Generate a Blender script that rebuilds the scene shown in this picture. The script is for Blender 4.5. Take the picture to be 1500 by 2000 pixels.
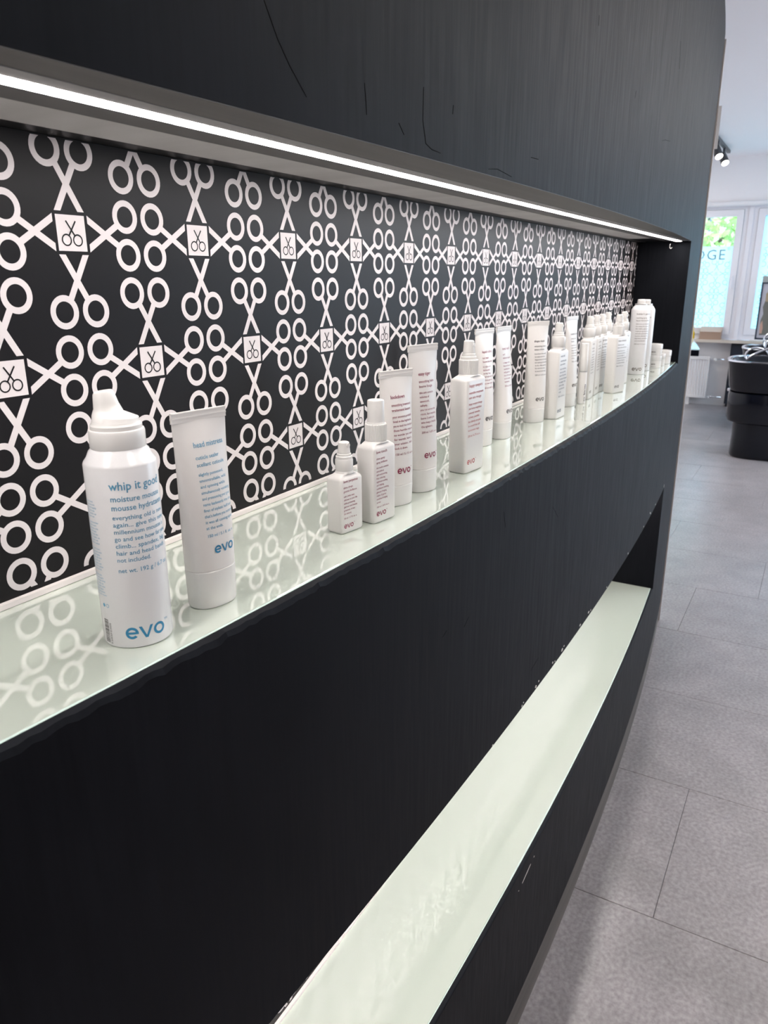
import bpy, bmesh, math, random
from mathutils import Matrix, Vector
random.seed(7)
for o in list(bpy.data.objects): bpy.data.objects.remove(o)
S = bpy.context.scene
COL = S.collection
R = math.radians

# ------------------------------------------------------------------ camera
PHI, TH, RHO, FPX = 0.5219, 0.3011, -0.0044, 1459.65
CAM = Vector((0.0, -0.6102, 1.62))
def to_world(v):                      # (right, forward, up) of the level camera -> room axes
    dv = (math.sin(PHI), math.cos(PHI)); n = (math.cos(PHI), -math.sin(PHI))
    return Vector((v[0]*dv[0]+v[1]*dv[1], -(v[0]*n[0]+v[1]*n[1]), v[2]))
r0 = to_world((1, 0, 0)); f0 = to_world((0, math.cos(TH), -math.sin(TH))); u0 = to_world((0, math.sin(TH), math.cos(TH)))
cr, sr = math.cos(RHO), math.sin(RHO)
cx = r0*cr + u0*sr; cy = u0*cr - r0*sr; cz = -f0
cam = bpy.data.cameras.new('camera'); camo = bpy.data.objects.new('camera', cam); COL.objects.link(camo)
camo.matrix_world = Matrix(((cx.x, cy.x, cz.x, CAM.x), (cx.y, cy.y, cz.y, CAM.y), (cx.z, cy.z, cz.z, CAM.z), (0, 0, 0, 1)))
cam.sensor_fit = 'VERTICAL'; cam.sensor_height = 36.0; cam.lens = FPX/2000*36.0
cam.clip_start = 0.02; cam.clip_end = 200
cam.dof.use_dof = True; cam.dof.focus_distance = 0.90; cam.dof.aperture_fstop = 15.0
S.camera = camo

# ------------------------------------------------------------------ world, exposure
LED = 41.0            # niche strip radiance
SKY = 7.0
S.view_settings.view_transform = 'Standard'; S.view_settings.look = 'None'
S.view_settings.gamma = 1.0; S.view_settings.use_curve_mapping = False
S.view_settings.exposure = 0.0
S.cycles.use_denoising = True
S.cycles.max_bounces = 10; S.cycles.diffuse_bounces = 5; S.cycles.glossy_bounces = 5; S.cycles.transmission_bounces = 8
S.cycles.sample_clamp_indirect = 6.0
W = bpy.data.worlds.new('overcast_sky'); S.world = W; W.use_nodes = True
bg = W.node_tree.nodes['Background']; bg.inputs[0].default_value = (0.68, 0.84, 1.0, 1); bg.inputs[1].default_value = SKY

# ------------------------------------------------------------------ helpers
MATS = {}
def mat(name, col, rough=0.5, metal=0.0, spec=0.5, emit=None, es=0.0, coat=0.0):
    if name in MATS: return MATS[name]
    m = bpy.data.materials.new(name); m.use_nodes = True
    b = m.node_tree.nodes['Principled BSDF']
    b.inputs['Base Color'].default_value = (*col, 1); b.inputs['Roughness'].default_value = rough
    b.inputs['Metallic'].default_value = metal; b.inputs['Specular IOR Level'].default_value = spec
    b.inputs['Coat Weight'].default_value = coat
    if emit: b.inputs['Emission Color'].default_value = (*emit, 1); b.inputs['Emission Strength'].default_value = es
    MATS[name] = m
    return m
def noise(m, scale=(1, 1, 1), nscale=5.0, detail=5.0, lo=0.35, hi=0.65, c0=None, c1=None, bump=0.0, dist=0.002, r0=None, r1=None, chain=None, obj=False):
    """adds a noise-driven colour ramp / bump / roughness to a material"""
    nt = m.node_tree; b = nt.nodes['Principled BSDF']
    tc = nt.nodes.new('ShaderNodeTexCoord'); mp = nt.nodes.new('ShaderNodeMapping'); mp.inputs['Scale'].default_value = scale
    nz = nt.nodes.new('ShaderNodeTexNoise'); nz.inputs['Scale'].default_value = nscale; nz.inputs['Detail'].default_value = detail
    if obj:
        gm = nt.nodes.new('ShaderNodeNewGeometry'); nt.links.new(gm.outputs['Position'], mp.inputs[0])
    else:
        nt.links.new(tc.outputs['Object'], mp.inputs[0])
    nt.links.new(mp.outputs[0], nz.inputs['Vector'])
    mr = nt.nodes.new('ShaderNodeMapRange'); mr.inputs[1].default_value = lo; mr.inputs[2].default_value = hi
    nt.links.new(nz.outputs['Fac'], mr.inputs[0])
    if c0:
        mx = nt.nodes.new('ShaderNodeMix'); mx.data_type = 'RGBA'
        mx.inputs[6].default_value = (*c0, 1); mx.inputs[7].default_value = (*c1, 1)
        nt.links.new(mr.outputs[0], mx.inputs[0])
        src = b.inputs['Base Color'].links[0].from_socket if b.inputs['Base Color'].links else None
        if src is not None:
            m2 = nt.nodes.new('ShaderNodeMix'); m2.data_type = 'RGBA'; m2.blend_type = 'MULTIPLY'; m2.inputs[0].default_value = 1.0
            nt.links.new(src, m2.inputs[6]); nt.links.new(mx.outputs[2], m2.inputs[7]); nt.links.new(m2.outputs[2], b.inputs['Base Color'])
        else: nt.links.new(mx.outputs[2], b.inputs['Base Color'])
    if bump:
        bp = nt.nodes.new('ShaderNodeBump'); bp.inputs['Strength'].default_value = bump; bp.inputs['Distance'].default_value = dist
        nt.links.new(mr.outputs[0], bp.inputs['Height'])
        if b.inputs['Normal'].links: nt.links.new(b.inputs['Normal'].links[0].from_socket, bp.inputs['Normal'])
        nt.links.new(bp.outputs[0], b.inputs['Normal'])
    if r0 is not None:
        mq = nt.nodes.new('ShaderNodeMapRange'); mq.inputs[3].default_value = r0; mq.inputs[4].default_value = r1
        nt.links.new(mr.outputs[0], mq.inputs[0]); nt.links.new(mq.outputs[0], b.inputs['Roughness'])
    return m

def link(name, me, m, parent=None):
    o = bpy.data.objects.new(name, me); COL.objects.link(o)
    if m is not None: me.materials.append(m)
    if parent is not None: o.parent = parent
    return o
def mesh(name, vs, fs, m, parent=None, smooth=False):
    me = bpy.data.meshes.new(name); me.from_pydata(vs, [], fs); me.update()
    if smooth:
        for p in me.polygons: p.use_smooth = True
    return link(name, me, m, parent)
def shade(o, ang=35):
    me = o.data
    for p in me.polygons: p.use_smooth = True
    bm = bmesh.new(); bm.from_mesh(me)
    for e in bm.edges:
        if len(e.link_faces) == 2 and e.calc_face_angle(0) > R(ang): e.smooth = False
    bm.to_mesh(me); bm.free()
    return o
def thing(name, label, cat, loc=(0, 0, 0), rotz=0.0, group=None):
    o = bpy.data.objects.new(name, None); COL.objects.link(o); o.empty_display_size = 0.05
    o.location = loc; o.rotation_euler = (0, 0, rotz); o['label'] = label; o['category'] = cat
    if group: o['group'] = group
    return o
def tag(o, label, cat, group=None):
    o['label'] = label; o['category'] = cat
    if group: o['group'] = group
    return o
def box(name, x0, x1, y0, y1, z0, z1, m, parent=None, bev=0.0):
    bm = bmesh.new(); bmesh.ops.create_cube(bm, size=1.0)
    for v in bm.verts: v.co = ((x0+x1)/2+v.co.x*(x1-x0), (y0+y1)/2+v.co.y*(y1-y0), (z0+z1)/2+v.co.z*(z1-z0))
    if bev: bmesh.ops.bevel(bm, geom=bm.edges[:], offset=bev, segments=2, affect='EDGES', profile=0.6)
    me = bpy.data.meshes.new(name); bm.to_mesh(me); bm.free()
    return link(name, me, m, parent)
def boxes(name, lst, m, parent=None):
    vs, fs = [], []
    for (x0, x1, y0, y1, z0, z1) in lst:
        k = len(vs)
        vs += [(x, y, z) for z in (z0, z1) for y in (y0, y1) for x in (x0, x1)]
        fs += [tuple(k+i for i in f) for f in ((0, 2, 3, 1), (4, 5, 7, 6), (0, 1, 5, 4), (2, 6, 7, 3), (0, 4, 6, 2), (1, 3, 7, 5))]
    return mesh(name, vs, fs, m, parent)
def sect(a, b, n, e):
    out = []
    for i in range(n):
        t = 2*math.pi*(i+0.5)/n; c, s = math.cos(t), math.sin(t)
        out.append((a*math.copysign(abs(c)**(2/e), c), b*math.copysign(abs(s)**(2/e), s)))
    return out
def loft(name, rings, m, parent=None, n=40, e=2.0, ang=35, closed=True):
    """rings: (z, half width x, half depth y[, exponent[, offset x, offset y]])"""
    vs, fs = [], []
    for rg in rings:
        ee = rg[3] if len(rg) > 3 else e
        ox, oy = (rg[4], rg[5]) if len(rg) > 5 else (0, 0)
        vs += [(x+ox, y+oy, rg[0]) for x, y in sect(rg[1], rg[2], n, ee)]
    for k in range(len(rings)-1):
        for i in range(n):
            j = (i+1) % n; fs.append((k*n+i, k*n+j, (k+1)*n+j, (k+1)*n+i))
    if closed:
        fs.append(tuple(range(n-1, -1, -1))); fs.append(tuple((len(rings)-1)*n+i for i in range(n)))
    return shade(mesh(name, vs, fs, m, parent), ang)
def tube(name, pts, r, m, parent=None, n=8):
    vs, fs = [], []; P = [Vector(p) for p in pts]
    for i, p in enumerate(P):
        t = (P[min(i+1, len(P)-1)]-P[max(i-1, 0)]).normalized()
        a = t.cross(Vector((0, 0, 1)));
        if a.length < 1e-3: a = t.cross(Vector((1, 0, 0)))
        a.normalize(); b = t.cross(a)
        rr = r[i] if isinstance(r, (list, tuple)) else r
        vs += [tuple(p+a*rr*math.cos(2*math.pi*k/n)+b*rr*math.sin(2*math.pi*k/n)) for k in range(n)]
    for i in range(len(P)-1):
        for k in range(n):
            j = (k+1) % n; fs.append((i*n+k, i*n+j, (i+1)*n+j, (i+1)*n+k))
    fs.append(tuple(range(n-1, -1, -1))); fs.append(tuple((len(P)-1)*n+k for k in range(n)))
    return mesh(name, vs, fs, m, parent, smooth=True)
def spline(pts, k=6):
    P = [Vector(p) for p in pts]; out = []
    for i in range(len(P)-1):
        a = P[max(i-1, 0)]; b = P[i]; c = P[i+1]; d = P[min(i+2, len(P)-1)]
        for j in range(k):
            t = j/k
            out.append(0.5*((2*b)+(c-a)*t+(2*a-5*b+4*c-d)*t*t+(-a+3*b-3*c+d)*t**3))
    out.append(P[-1]); return out

# --- lettering: font outlines turned into flat meshes and laid on the surface
def text_geo(body, size, bold=0.0, align='LEFT', space=1.0):
    cu = bpy.data.curves.new('t', 'FONT'); cu.body = body; cu.size = size; cu.resolution_u = 2
    cu.offset = bold*size; cu.align_x = align; cu.fill_mode = 'FRONT'; cu.space_character = space
    o = bpy.data.objects.new('t', cu); COL.objects.link(o)
    dg = bpy.context.evaluated_depsgraph_get(); dg.update()
    me = bpy.data.meshes.new_from_object(o.evaluated_get(dg))
    vs = [tuple(v.co) for v in me.vertices]; fs = [tuple(p.vertices) for p in me.polygons]
    bpy.data.objects.remove(o); bpy.data.curves.remove(cu); bpy.data.meshes.remove(me)
    return vs, fs
def lettering(name, rows, fn, m, parent):
    """rows: (text, x, baseline, size, bold[, max width]); fn maps (x, z) to a point on the surface"""
    V, F = [], []
    for row in rows:
        t, x, z, s, b = row[:5]
        vs, fs = text_geo(t, s, b)
        if not vs: continue
        sx = 1.0
        if len(row) > 5:
            w = max(v[0] for v in vs)
            if w > 1e-6 and row[5]: sx = row[5]/w
            if len(row) > 6 and w*sx > row[6]: sx = row[6]/w
        k = len(V)
        V += [fn(x+v[0]*sx, z+v[1]) for v in vs]; F += [tuple(k+i for i in f) for f in fs]
    return mesh(name, V, F, m, parent)

# ------------------------------------------------------------------ materials
wallp = mat('black_paint', (0.007, 0.007, 0.0085), 0.5, spec=0.11)
wallp.node_tree.nodes['Principled BSDF'].inputs['Specular Tint'].default_value = (0.72, 0.84, 1.0, 1)
noise(wallp, (160, 160, 9), 1.0, 5, 0.3, 0.7, (0.0042, 0.0042, 0.0055), (0.0078, 0.0079, 0.0100), bump=0.06, dist=0.0008, r0=0.48, r1=0.58)
noise(wallp, (5, 5, 5), 1.0, 3, 0.3, 0.7, (0.75, 0.75, 0.75), (1.15, 1.15, 1.15))
noise(wallp, (90, 90, 14), 1.0, 2, 0.70, 0.76, None, None, bump=-0.25, dist=0.001)
soffit = mat('dark_soffit', (0.10, 0.096, 0.094), 0.5); noise(soffit, (3, 40, 20), 1, 4, 0.3, 0.7, (0.085, 0.08, 0.078), (0.11, 0.105, 0.10), bump=0.1)
bandm = mat('reflection_grey', (0.6, 0.58, 0.57), 0.5, spec=0.3); noise(bandm, (16, 1.5, 1), 1, 4, 0.3, 0.7, (0.52, 0.50, 0.49), (0.64, 0.62, 0.61))  # pale tone stands in for a blurry reflection on the niche ceiling
alum = mat('aluminium', (0.34, 0.33, 0.33), 0.45, 0.0, spec=0.4)
rimm = mat('shaded_rim', (0.12, 0.115, 0.115), 0.5, spec=0.3)  # the rear flange's shade is put into its darker colour
slotm = mat('slot_black', (0.008, 0.008, 0.009), 0.4)
panelm = mat('panel_black', (0.0062, 0.0055, 0.0068), 0.45, spec=0.2)
printm = mat('print_white', (0.70, 0.655, 0.665), 0.5, spec=0.3)
glassm = mat('white_glass', (0.60, 0.67, 0.60), 0.02, spec=0.5, coat=1.0); glassm.node_tree.nodes['Principled BSDF'].inputs['Coat Roughness'].default_value = 0.0
glassm.node_tree.nodes['Principled BSDF'].inputs['Coat IOR'].default_value = 2.7
noise(glassm, (2, 2, 2), 1, 2, 0.3, 0.7, (0.59, 0.665, 0.585), (0.62, 0.69, 0.615))
glassedge = mat('glass_edge', (0.70, 0.86, 0.80), 0.08)
lightm = mat('diffuser_lit', (0.9, 0.9, 0.9), 0.5, emit=(1.0, 0.93, 0.89), es=LED)
skirtm = mat('raw_board', (0.115, 0.10, 0.09), 0.6); noise(skirtm, (2, 2, 30), 1, 5, 0.3, 0.7, (0.09, 0.08, 0.073), (0.15, 0.132, 0.12))
chipm = mat('bare_plaster', (0.75, 0.72, 0.68), 0.7)
plastic = mat('white_plastic', (0.82, 0.805, 0.785), 0.32, spec=0.5)
plastic2 = mat('white_plastic_cap', (0.82, 0.81, 0.79), 0.26, spec=0.5)
tubem = mat('white_tube', (0.84, 0.815, 0.79), 0.30, spec=0.5); noise(tubem, (9, 9, 9), 1, 2, 0.35, 0.65, None, None, bump=0.12, dist=0.004)
canm = mat('white_can', (0.85, 0.85, 0.86), 0.24, spec=0.5, coat=0.2)
blue = mat('ink_blue', (0.028, 0.23, 0.42), 0.5)
bluel = mat('ink_light_blue', (0.10, 0.34, 0.52), 0.5)
wine = mat('ink_wine', (0.27, 0.018, 0.065), 0.5)
coral = mat('ink_coral', (0.46, 0.07, 0.07), 0.5)
ink = mat('ink_black', (0.035, 0.03, 0.03), 0.5)
brown = mat('ink_brown', (0.10, 0.075, 0.055), 0.5)
white = mat('white_wall', (0.83, 0.80, 0.81), 0.8)
ceilm = mat('ceiling_white', (0.88, 0.84, 0.85), 0.85)
frame = mat('window_white', (0.78, 0.76, 0.80), 0.35)
chrome = mat('chrome', (0.85, 0.86, 0.90), 0.12, 1.0)
gloss = mat('gloss_black', (0.003, 0.004, 0.008), 0.10, spec=0.4)

# ------------------------------------------------------------------ the room
X0, X1, Y0, Y1, ZC = -2.2, 10.9, -3.7, 3.0, 3.05
def struct(o): o['kind'] = 'structure'; return o
floorm = mat('grout', (0.20, 0.195, 0.20), 0.7)
fl = struct(box('floor', X0-0.1, X1+0.1, Y0-0.1, Y1+0.1, -0.12, -0.004, floorm))
tilem = mat('concrete_tile', (0.3, 0.29, 0.3), 0.30, spec=0.5)
noise(tilem, (1, 1, 1), 6.5, 5, 0.25, 0.75, (0.262, 0.248, 0.256), (0.350, 0.332, 0.342), obj=True)
noise(tilem, (1, 1, 1), 85, 8, 0.28, 0.72, (0.72, 0.71, 0.71), (1.22, 1.22, 1.22), obj=True)
noise(tilem, (1, 1, 1), 2.0, 3, 0.3, 0.7, (0.93, 0.93, 0.93), (1.07, 1.06, 1.07), obj=True)
noise(tilem, (1, 1, 1), 24, 5, 0.60, 0.74, (1, 1, 1), (1.05, 1.05, 1.05), obj=True)
TX, TY, G = 0.605, 1.21, 0.0007
tile_cache = {}
def floor_tile(x0, x1, y0, y1):
    key = (round(x1-x0, 4), round(y1-y0, 4))
    if key not in tile_cache:
        w, d = key; b = 0.0009
        vs = [(G, G, -0.004), (w-G, G, -0.004), (w-G, d-G, -0.004), (G, d-G, -0.004)]
        vs += [(G, G, -b), (w-G, G, -b), (w-G, d-G, -b), (G, d-G, -b)]
        vs += [(G+b, G+b, 0), (w-G-b, G+b, 0), (w-G-b, d-G-b, 0), (G+b, d-G-b, 0)]
        fs = [(8, 9, 10, 11)]
        for i in range(4):
            j = (i+1) % 4; fs += [(i, j, 4+j, 4+i), (4+i, 4+j, 8+j, 8+i)]
        me = bpy.data.meshes.new('tile'); me.from_pydata(vs, [], fs); me.update(); me.materials.append(tilem)
        tile_cache[key] = me
    o = bpy.data.objects.new('tile', tile_cache[key]); COL.objects.link(o); o.location = (x0, y0, 0); o.parent = fl
xr = 1.718-TX*6; row = 0
while xr < X1-0.02:
    xa, xb = max(xr, X0), min(xr+TX, X1)
    off = {5: 0.35, 6: -0.44, 7: 0.30, 8: 0.37, 9: -0.205}.get(row, (row*0.37) % 1.0)     # staggered joints
    y = off - TY*4
    while y < Y1:
        ya, yb = max(y, Y0), min(y+TY, Y1)
        if yb-ya > 0.02 and xb-xa > 0.02: floor_tile(xa, xb, ya, yb)
        y += TY
    xr += TX; row += 1
struct(box('ceiling', X0-0.1, X1+0.1, Y0-0.1, Y1+0.1, ZC, ZC+0.1, ceilm))
struct(box('wall_rear', X0-0.1, X0, Y0, Y1, 0, ZC, white))
struct(box('wall_side', X0, X1, Y1, Y1+0.1, 0, ZC, white))
# window wall at the far end, openings between z 0.86 and 2.50
WB, WT = 0.865, 2.50
wf = thing('wall_far', '', 'x'); del wf['label'], wf['category']; struct(wf)
boxes('masonry', [(X1, X1+0.22, Y0, Y1, 0, WB), (X1, X1+0.22, Y0, Y1, WT, ZC), (X1, X1+0.22, 1.75, Y1, WB, WT), (X1, X1+0.22, Y0, -2.75, WB, WT)], white, wf)
# shop front side: a wall with tall windows out of frame on the right
wr = thing('wall_right', '', 'x'); del wr['label'], wr['category']; struct(wr)
boxes('masonry', [(X0, 4.6, Y0-0.1, Y0, 0, ZC), (9.6, X1, Y0-0.1, Y0, 0, ZC), (4.6, 9.6, Y0-0.1, Y0, 2.45, ZC), (4.6, 9.6, Y0-0.1, Y0, 0, 0.85), (7.0, 7.2, Y0-0.1, Y0, 0.85, 2.45)], white, wr)

# ------------------------------------------------------------------ curved partition with two lit niches
XS, XN0, XN1, XE = -1.3, -0.75, 2.844, 3.607
ZA, ZB, ZCn, ZD, ZT, ZK = 1.742, 1.338, 0.8767, 0.4717, 2.545, 0.098
def tf(x): return 0.1829+0.0735*x-0.02658*x*x
def curve_block(name, xa, xb, yb, z0, z1, m, parent, bev_top=0.0, off=0.0, jag=0.0, seg=None):
    """solid with the bowed front face, flat back at y = yb"""
    n = seg or max(2, int((xb-xa)/0.04)); vs, fs = [], []
    for i in range(n+1):
        x = xa+(xb-xa)*i/n; t = tf(x)+off
        j = jag*(random.random()-0.5)
        prof = [(yb, z0), (-t, z0)]
        if bev_top: prof += [(-t, z1-bev_top-0.010), (-t, z1-bev_top+j), (-(t-bev_top*0.35), z1-bev_top*0.3+j*0.6), (-(t-bev_top), z1)]
        else: prof += [(-t, z1)]
        prof += [(yb, z1)]
        vs += [(x, p[0], p[1]) for p in prof]; k = len(prof)
    for i in range(n):
        for q in range(k):
            s = (q+1) % k; fs.append((i*k+q, i*k+s, (i+1)*k+s, (i+1)*k+q))
    fs.append(tuple(range(k-1, -1, -1))); fs.append(tuple(n*k+q for q in range(k)))
    o = mesh(name, vs, fs, m, parent)
    return shade(o, 12)
wl = thing('wall_left', '', 'x'); del wl['label'], wl['category']; struct(wl)
YB = 0.05
GT = 0.008
curve_block('header_panel', XN0, XN1, YB, ZA, ZT, wallp, wl)
curve_block('middle_panel', XN0, XN1, YB, ZCn, ZB-0.001, wallp, wl, bev_top=0.007, jag=0.004, seg=420)
curve_block('base_panel', XN0, XN1, YB, ZK, ZD-0.001, wallp, wl, bev_top=0.003, seg=120)
curve_block('end_panel', XN1, XE, YB, ZK, ZT, wallp, wl)
curve_block('end_panel', XS, XN0, YB, ZK, ZT, wallp, wl)
curve_block('skirting_board', XS, XE, YB, 0, ZK, skirtm, wl, off=-0.001)
# trim at the far edge of the partition
ye = -tf(XE)
box('corner_strip', XE, XE+0.012, ye-0.006, YB, 0.0, ZT-0.02, mat('edge_beige', (0.55, 0.51, 0.50), 0.5), wl)
box('corner_tape', XE+0.012, XE+0.014, ye-0.017, ye+0.03, 2.13, 2.29, mat('tape_white', (0.85, 0.86, 0.88), 0.4), wl)
# soffits of the niches (dark boards and a streaky grey band painting the board's blurry reflection)
for zc, nm in ((ZA, 0), (ZCn, 1)):
    n = 80; vs, fs = [], []
    for i in range(n+1):
        x = XN0+0.001+(XN1-XN0-0.002)*i/n; vs += [(x, -tf(x)+0.0005, zc-0.0008), (x, -0.1695, zc-0.0008), (x, -0.1695, zc+0.002), (x, -tf(x)+0.0005, zc+0.002)]
    for i in range(n):
        for q in range(4): fs.append((i*4+q, i*4+(q+1) % 4, i*4+4+(q+1) % 4, i*4+4+q))
    fs += [(3, 2, 1, 0), tuple(n*4+q for q in range(4))]
    mesh('soffit_board', vs, fs, soffit, wl)
    box('reflection_strip', XN0+0.01, XN1-0.26, -0.0955, -0.030, zc-0.0010, zc, bandm, wl)
    box('shadow_slot', XN0+0.01, XN1-0.003, -0.030, -0.0038, zc-0.0008, zc, slotm, wl)
# chipped paint: bare flecks on the lower edges
def fleck(x, z, w, h, sl=0.0):
    pts = [(x+math.cos(a)*w*random.uniform(.6, 1), z+math.sin(a)*h*random.uniform(.6, 1)+sl*math.cos(a)*w) for a in [i*math.pi/4 for i in range(8)]]
    vs = [(px, -tf(px)-0.0006, pz) for px, pz in pts]+[(px, -tf(px)+0.001, pz) for px, pz in pts]
    mesh('paint_chip', vs, [tuple(range(8))]+[(i, i+8, (i+1) % 8+8, (i+1) % 8) for i in range(8)], chipm, wl)
for x, z, w, h in ((1.02, .879, .003, .0015), (1.156, .881, .003, .003), (1.163, .884, .002, .002), (1.23, .883, .005, .0035), (1.245, .887, .003, .0025), (1.33, .886, .004, .003), (1.345, .882, .003, .002), (1.392, .886, .007, .004), (1.405, .889, .004, .002), (1.528, .885, .006, .003), (1.60, .887, .008, .003), (1.62, .884, .003, .003), (1.78, .882, .004, .002), (2.05, .883, .004, .003), (2.313, .884, .004, .003), (2.444, .892, .005, .004), (2.46, .886, .004, .003), (2.58, .884, .006, .003), (2.835, .886, .004, .008)):
    fleck(x, z, w, h)
fleck(1.245, 0.4325, .030, .0018, 0.16); fleck(1.292, 0.441, .003, .002); fleck(1.202, 0.425, .002, .0013)
# hairline cracks in the paint
crackm = mat('crack_dark', (0.003, 0.003, 0.004), 0.8, spec=0.1)
for pl in ([(0.514, 1.819), (0.528, 1.797), (0.542, 1.781), (0.562, 1.763)], [(0.648, 1.789), (0.650, 1.774), (0.651, 1.764)], [(0.757, 1.806), (0.756, 1.776), (0.763, 1.755), (0.776, 1.751), (0.796, 1.750)],
           [(0.824, 1.801), (0.823, 1.792)], [(0.708, 1.766), (0.718, 1.757)], [(1.337, 2.014), (1.338, 2.000)], [(1.632, 1.963), (1.628, 1.950)], [(1.955, 1.922), (2.0, 1.930), (2.071, 1.937)], [(2.083, 2.152), (2.104, 2.098)],
           [(1.063, 1.778), (1.093, 1.779)], [(0.922, 1.748), (0.950, 1.751), (0.997, 1.747)], [(1.236, 0.941), (1.22, 0.939), (1.194, 0.934)], [(0.837, 1.167), (0.825, 1.162)], [(0.907, 1.159), (0.892, 1.149)], [(1.024, 1.285), (1.028, 1.27), (1.033, 1.258)], [(1.263, 1.23), (1.298, 1.201)]):
    vs, fs = [], []
    n = len(pl)
    for i, (x, z) in enumerate(pl):
        a_, b_ = pl[max(i-1, 0)], pl[min(i+1, n-1)]; L_ = math.hypot(b_[0]-a_[0], b_[1]-a_[1]); w = 0.0005*(0.35+0.65*math.sin(math.pi*(i+0.5)/n))
        nx, nz = -(b_[1]-a_[1])/L_*w, (b_[0]-a_[0])/L_*w
        vs += [(x+nx, -tf(x+nx)-0.0002, z+nz), (x-nx, -tf(x-nx)-0.0002, z-nz), (x-nx, -tf(x-nx)+0.001, z-nz), (x+nx, -tf(x+nx)+0.001, z+nz)]
    for i in range(n-1):
        for q in range(4): fs.append((i*4+q, i*4+(q+1) % 4, i*4+4+(q+1) % 4, i*4+4+q))
    mesh('paint_crack', vs, fs, crackm, wl)

# ---- pattern panels: scissors print, flat on the board
def ring(V, F, cxx, cyy, ro, ri, n=28):
    k = len(V)
    for i in range(n):
        a = 2*math.pi*i/n; V += [(cxx+ro*math.cos(a), cyy+ro*math.sin(a)), (cxx+ri*math.cos(a), cyy+ri*math.sin(a))]
    for i in range(n):
        j = (i+1) % n; F.append((k+2*i, k+2*j, k+2*j+1, k+2*i+1))
def bar(V, F, a, b, w, square_y=None):
    ax, ay = a; bx, by = b; L = math.hypot(bx-ax, by-ay); nx, ny = -(by-ay)/L*w/2, (bx-ax)/L*w/2
    k = len(V); V += [(ax+nx, ay+ny), (ax-nx, ay-ny), (bx-nx, by-ny), (bx+nx, by+ny)]; F.append((k, k+1, k+2, k+3))
def scissor(V, F, cx_, cy_, rot, thin=1.0, sc=1.0, L=0.0690):
    """one pair pointing away from its square: rot 0 = hanging below"""
    v, f = [], []
    w = 0.0062*thin
    for s in (-1, 1):
        # blade from the square's corner through the crossing to the opposite ring
        x0, y0, x1, y1 = s*0.0126, -0.0186, -s*0.0100, -(L-0.0100)
        dx = (x1-x0)/(y1-y0)
        k = len(v); v += [(x0-w*0.56, y0, 2+s), (x0+w*0.56, y0, 2+s), (x1+w*0.56, y1, 2+s), (x1-w*0.56, y1, 2+s)]; f.append((k, k+1, k+2, k+3))
        k = len(v); ring(v, f, s*0.0176, -L, 0.0153, 0.0153-0.0056*thin); v[k:] = [(a, b, 0) for a, b in v[k:]]
    c, s_ = math.cos(rot), math.sin(rot); k = len(V)
    V += [(cx_+(c*x-s_*y)*sc, cy_+(s_*x+c*y)*sc, l) for x, y, l in v]; F += [tuple(k+i for i in q) for q in f]
def pattern(cols, rows, xo, zo, P, Vv, sc=1.0, thin=1.0):
    V, F, V2, F2 = [], [], [], []
    for r in rows:
        for c in cols:
            x = xo+(c+(0.5 if r % 2 else 0))*P; z = zo-r*Vv
            for q in range(4): scissor(V, F, x, z, q*math.pi/2, thin, sc, 0.0690 if q % 2 == 0 else 0.0642)
            h = 0.0155*sc
            if thin == 1.0:
                k = len(V); V += [(x-h, z-h), (x+h, z-h), (x+h, z+h), (x-h, z+h)]; F.append((k, k+1, k+2, k+3))
            for s in (-1, 1):
                bar(V2, F2, (x+s*0.0052*sc, z+0.0105*sc), (x-s*0.0036*sc, z-0.0028*sc), 0.0015*sc); V2[-4:] = [(a, b, 2+s) for a, b in V2[-4:]]
                ring(V2, F2, x+s*0.0060*sc, z-0.0060*sc, 0.0054*sc, 0.0041*sc, 18)
    return V, F, V2, F2
def clip_print(V, F, z0, z1, x0, x1):
    bm = bmesh.new(); bv = [bm.verts.new((v[0], -0.00004*(v[2] if len(v) > 2 else 0), v[1])) for v in V]   # overlapping strokes lie in layers
    for f in F: bm.faces.new([bv[i] for i in f])
    for co, no in (((0, 0, z0), (0, 0, -1)), ((0, 0, z1), (0, 0, 1)), ((x0, 0, 0), (-1, 0, 0)), ((x1, 0, 0), (1, 0, 0))):
        bmesh.ops.bisect_plane(bm, geom=bm.verts[:]+bm.edges[:]+bm.faces[:], plane_co=co, plane_no=no, clear_outer=True)
    return bm
PX, PV = 0.1634, 0.1225
for zl, zh, xo, zo in ((ZB, ZA, 0.4874, 1.6618), (ZD, ZCn, 0.4874, 0.5535+PV*2)):
    pn = box('pattern_panel', XN0+0.001, XN1-0.001, -0.003, YB-0.005, zl+0.002, zh-0.001, panelm, wl)
    V, F, V2, F2 = pattern(range(-8, 16), range(-1, 4), xo, zo, PX, PV)
    for nm, a, b, m, y in (('scissors_print', V, F, printm, -0.0032), ('emblem_print', V2, F2, panelm, -0.0034)):
        bm = clip_print(a, b, zl+0.010, zh-0.0025, XN0+0.01, XN1-0.004)
        for v in bm.verts: v.co.y += y
        for f in bm.faces:
            f.normal_update()
            if f.normal.y > 0: f.normal_flip()
        me = bpy.data.meshes.new(nm); bm.to_mesh(me); bm.free(); link(nm, me, m, pn)
    # white bead where the board meets the shelf
    box('joint_bead', XN0+0.002, XN1-0.002, -0.0085, -0.003, zl+0.0005, zl+0.0055, mat('bead_white', (0.85, 0.80, 0.78), 0.45), pn)

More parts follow.
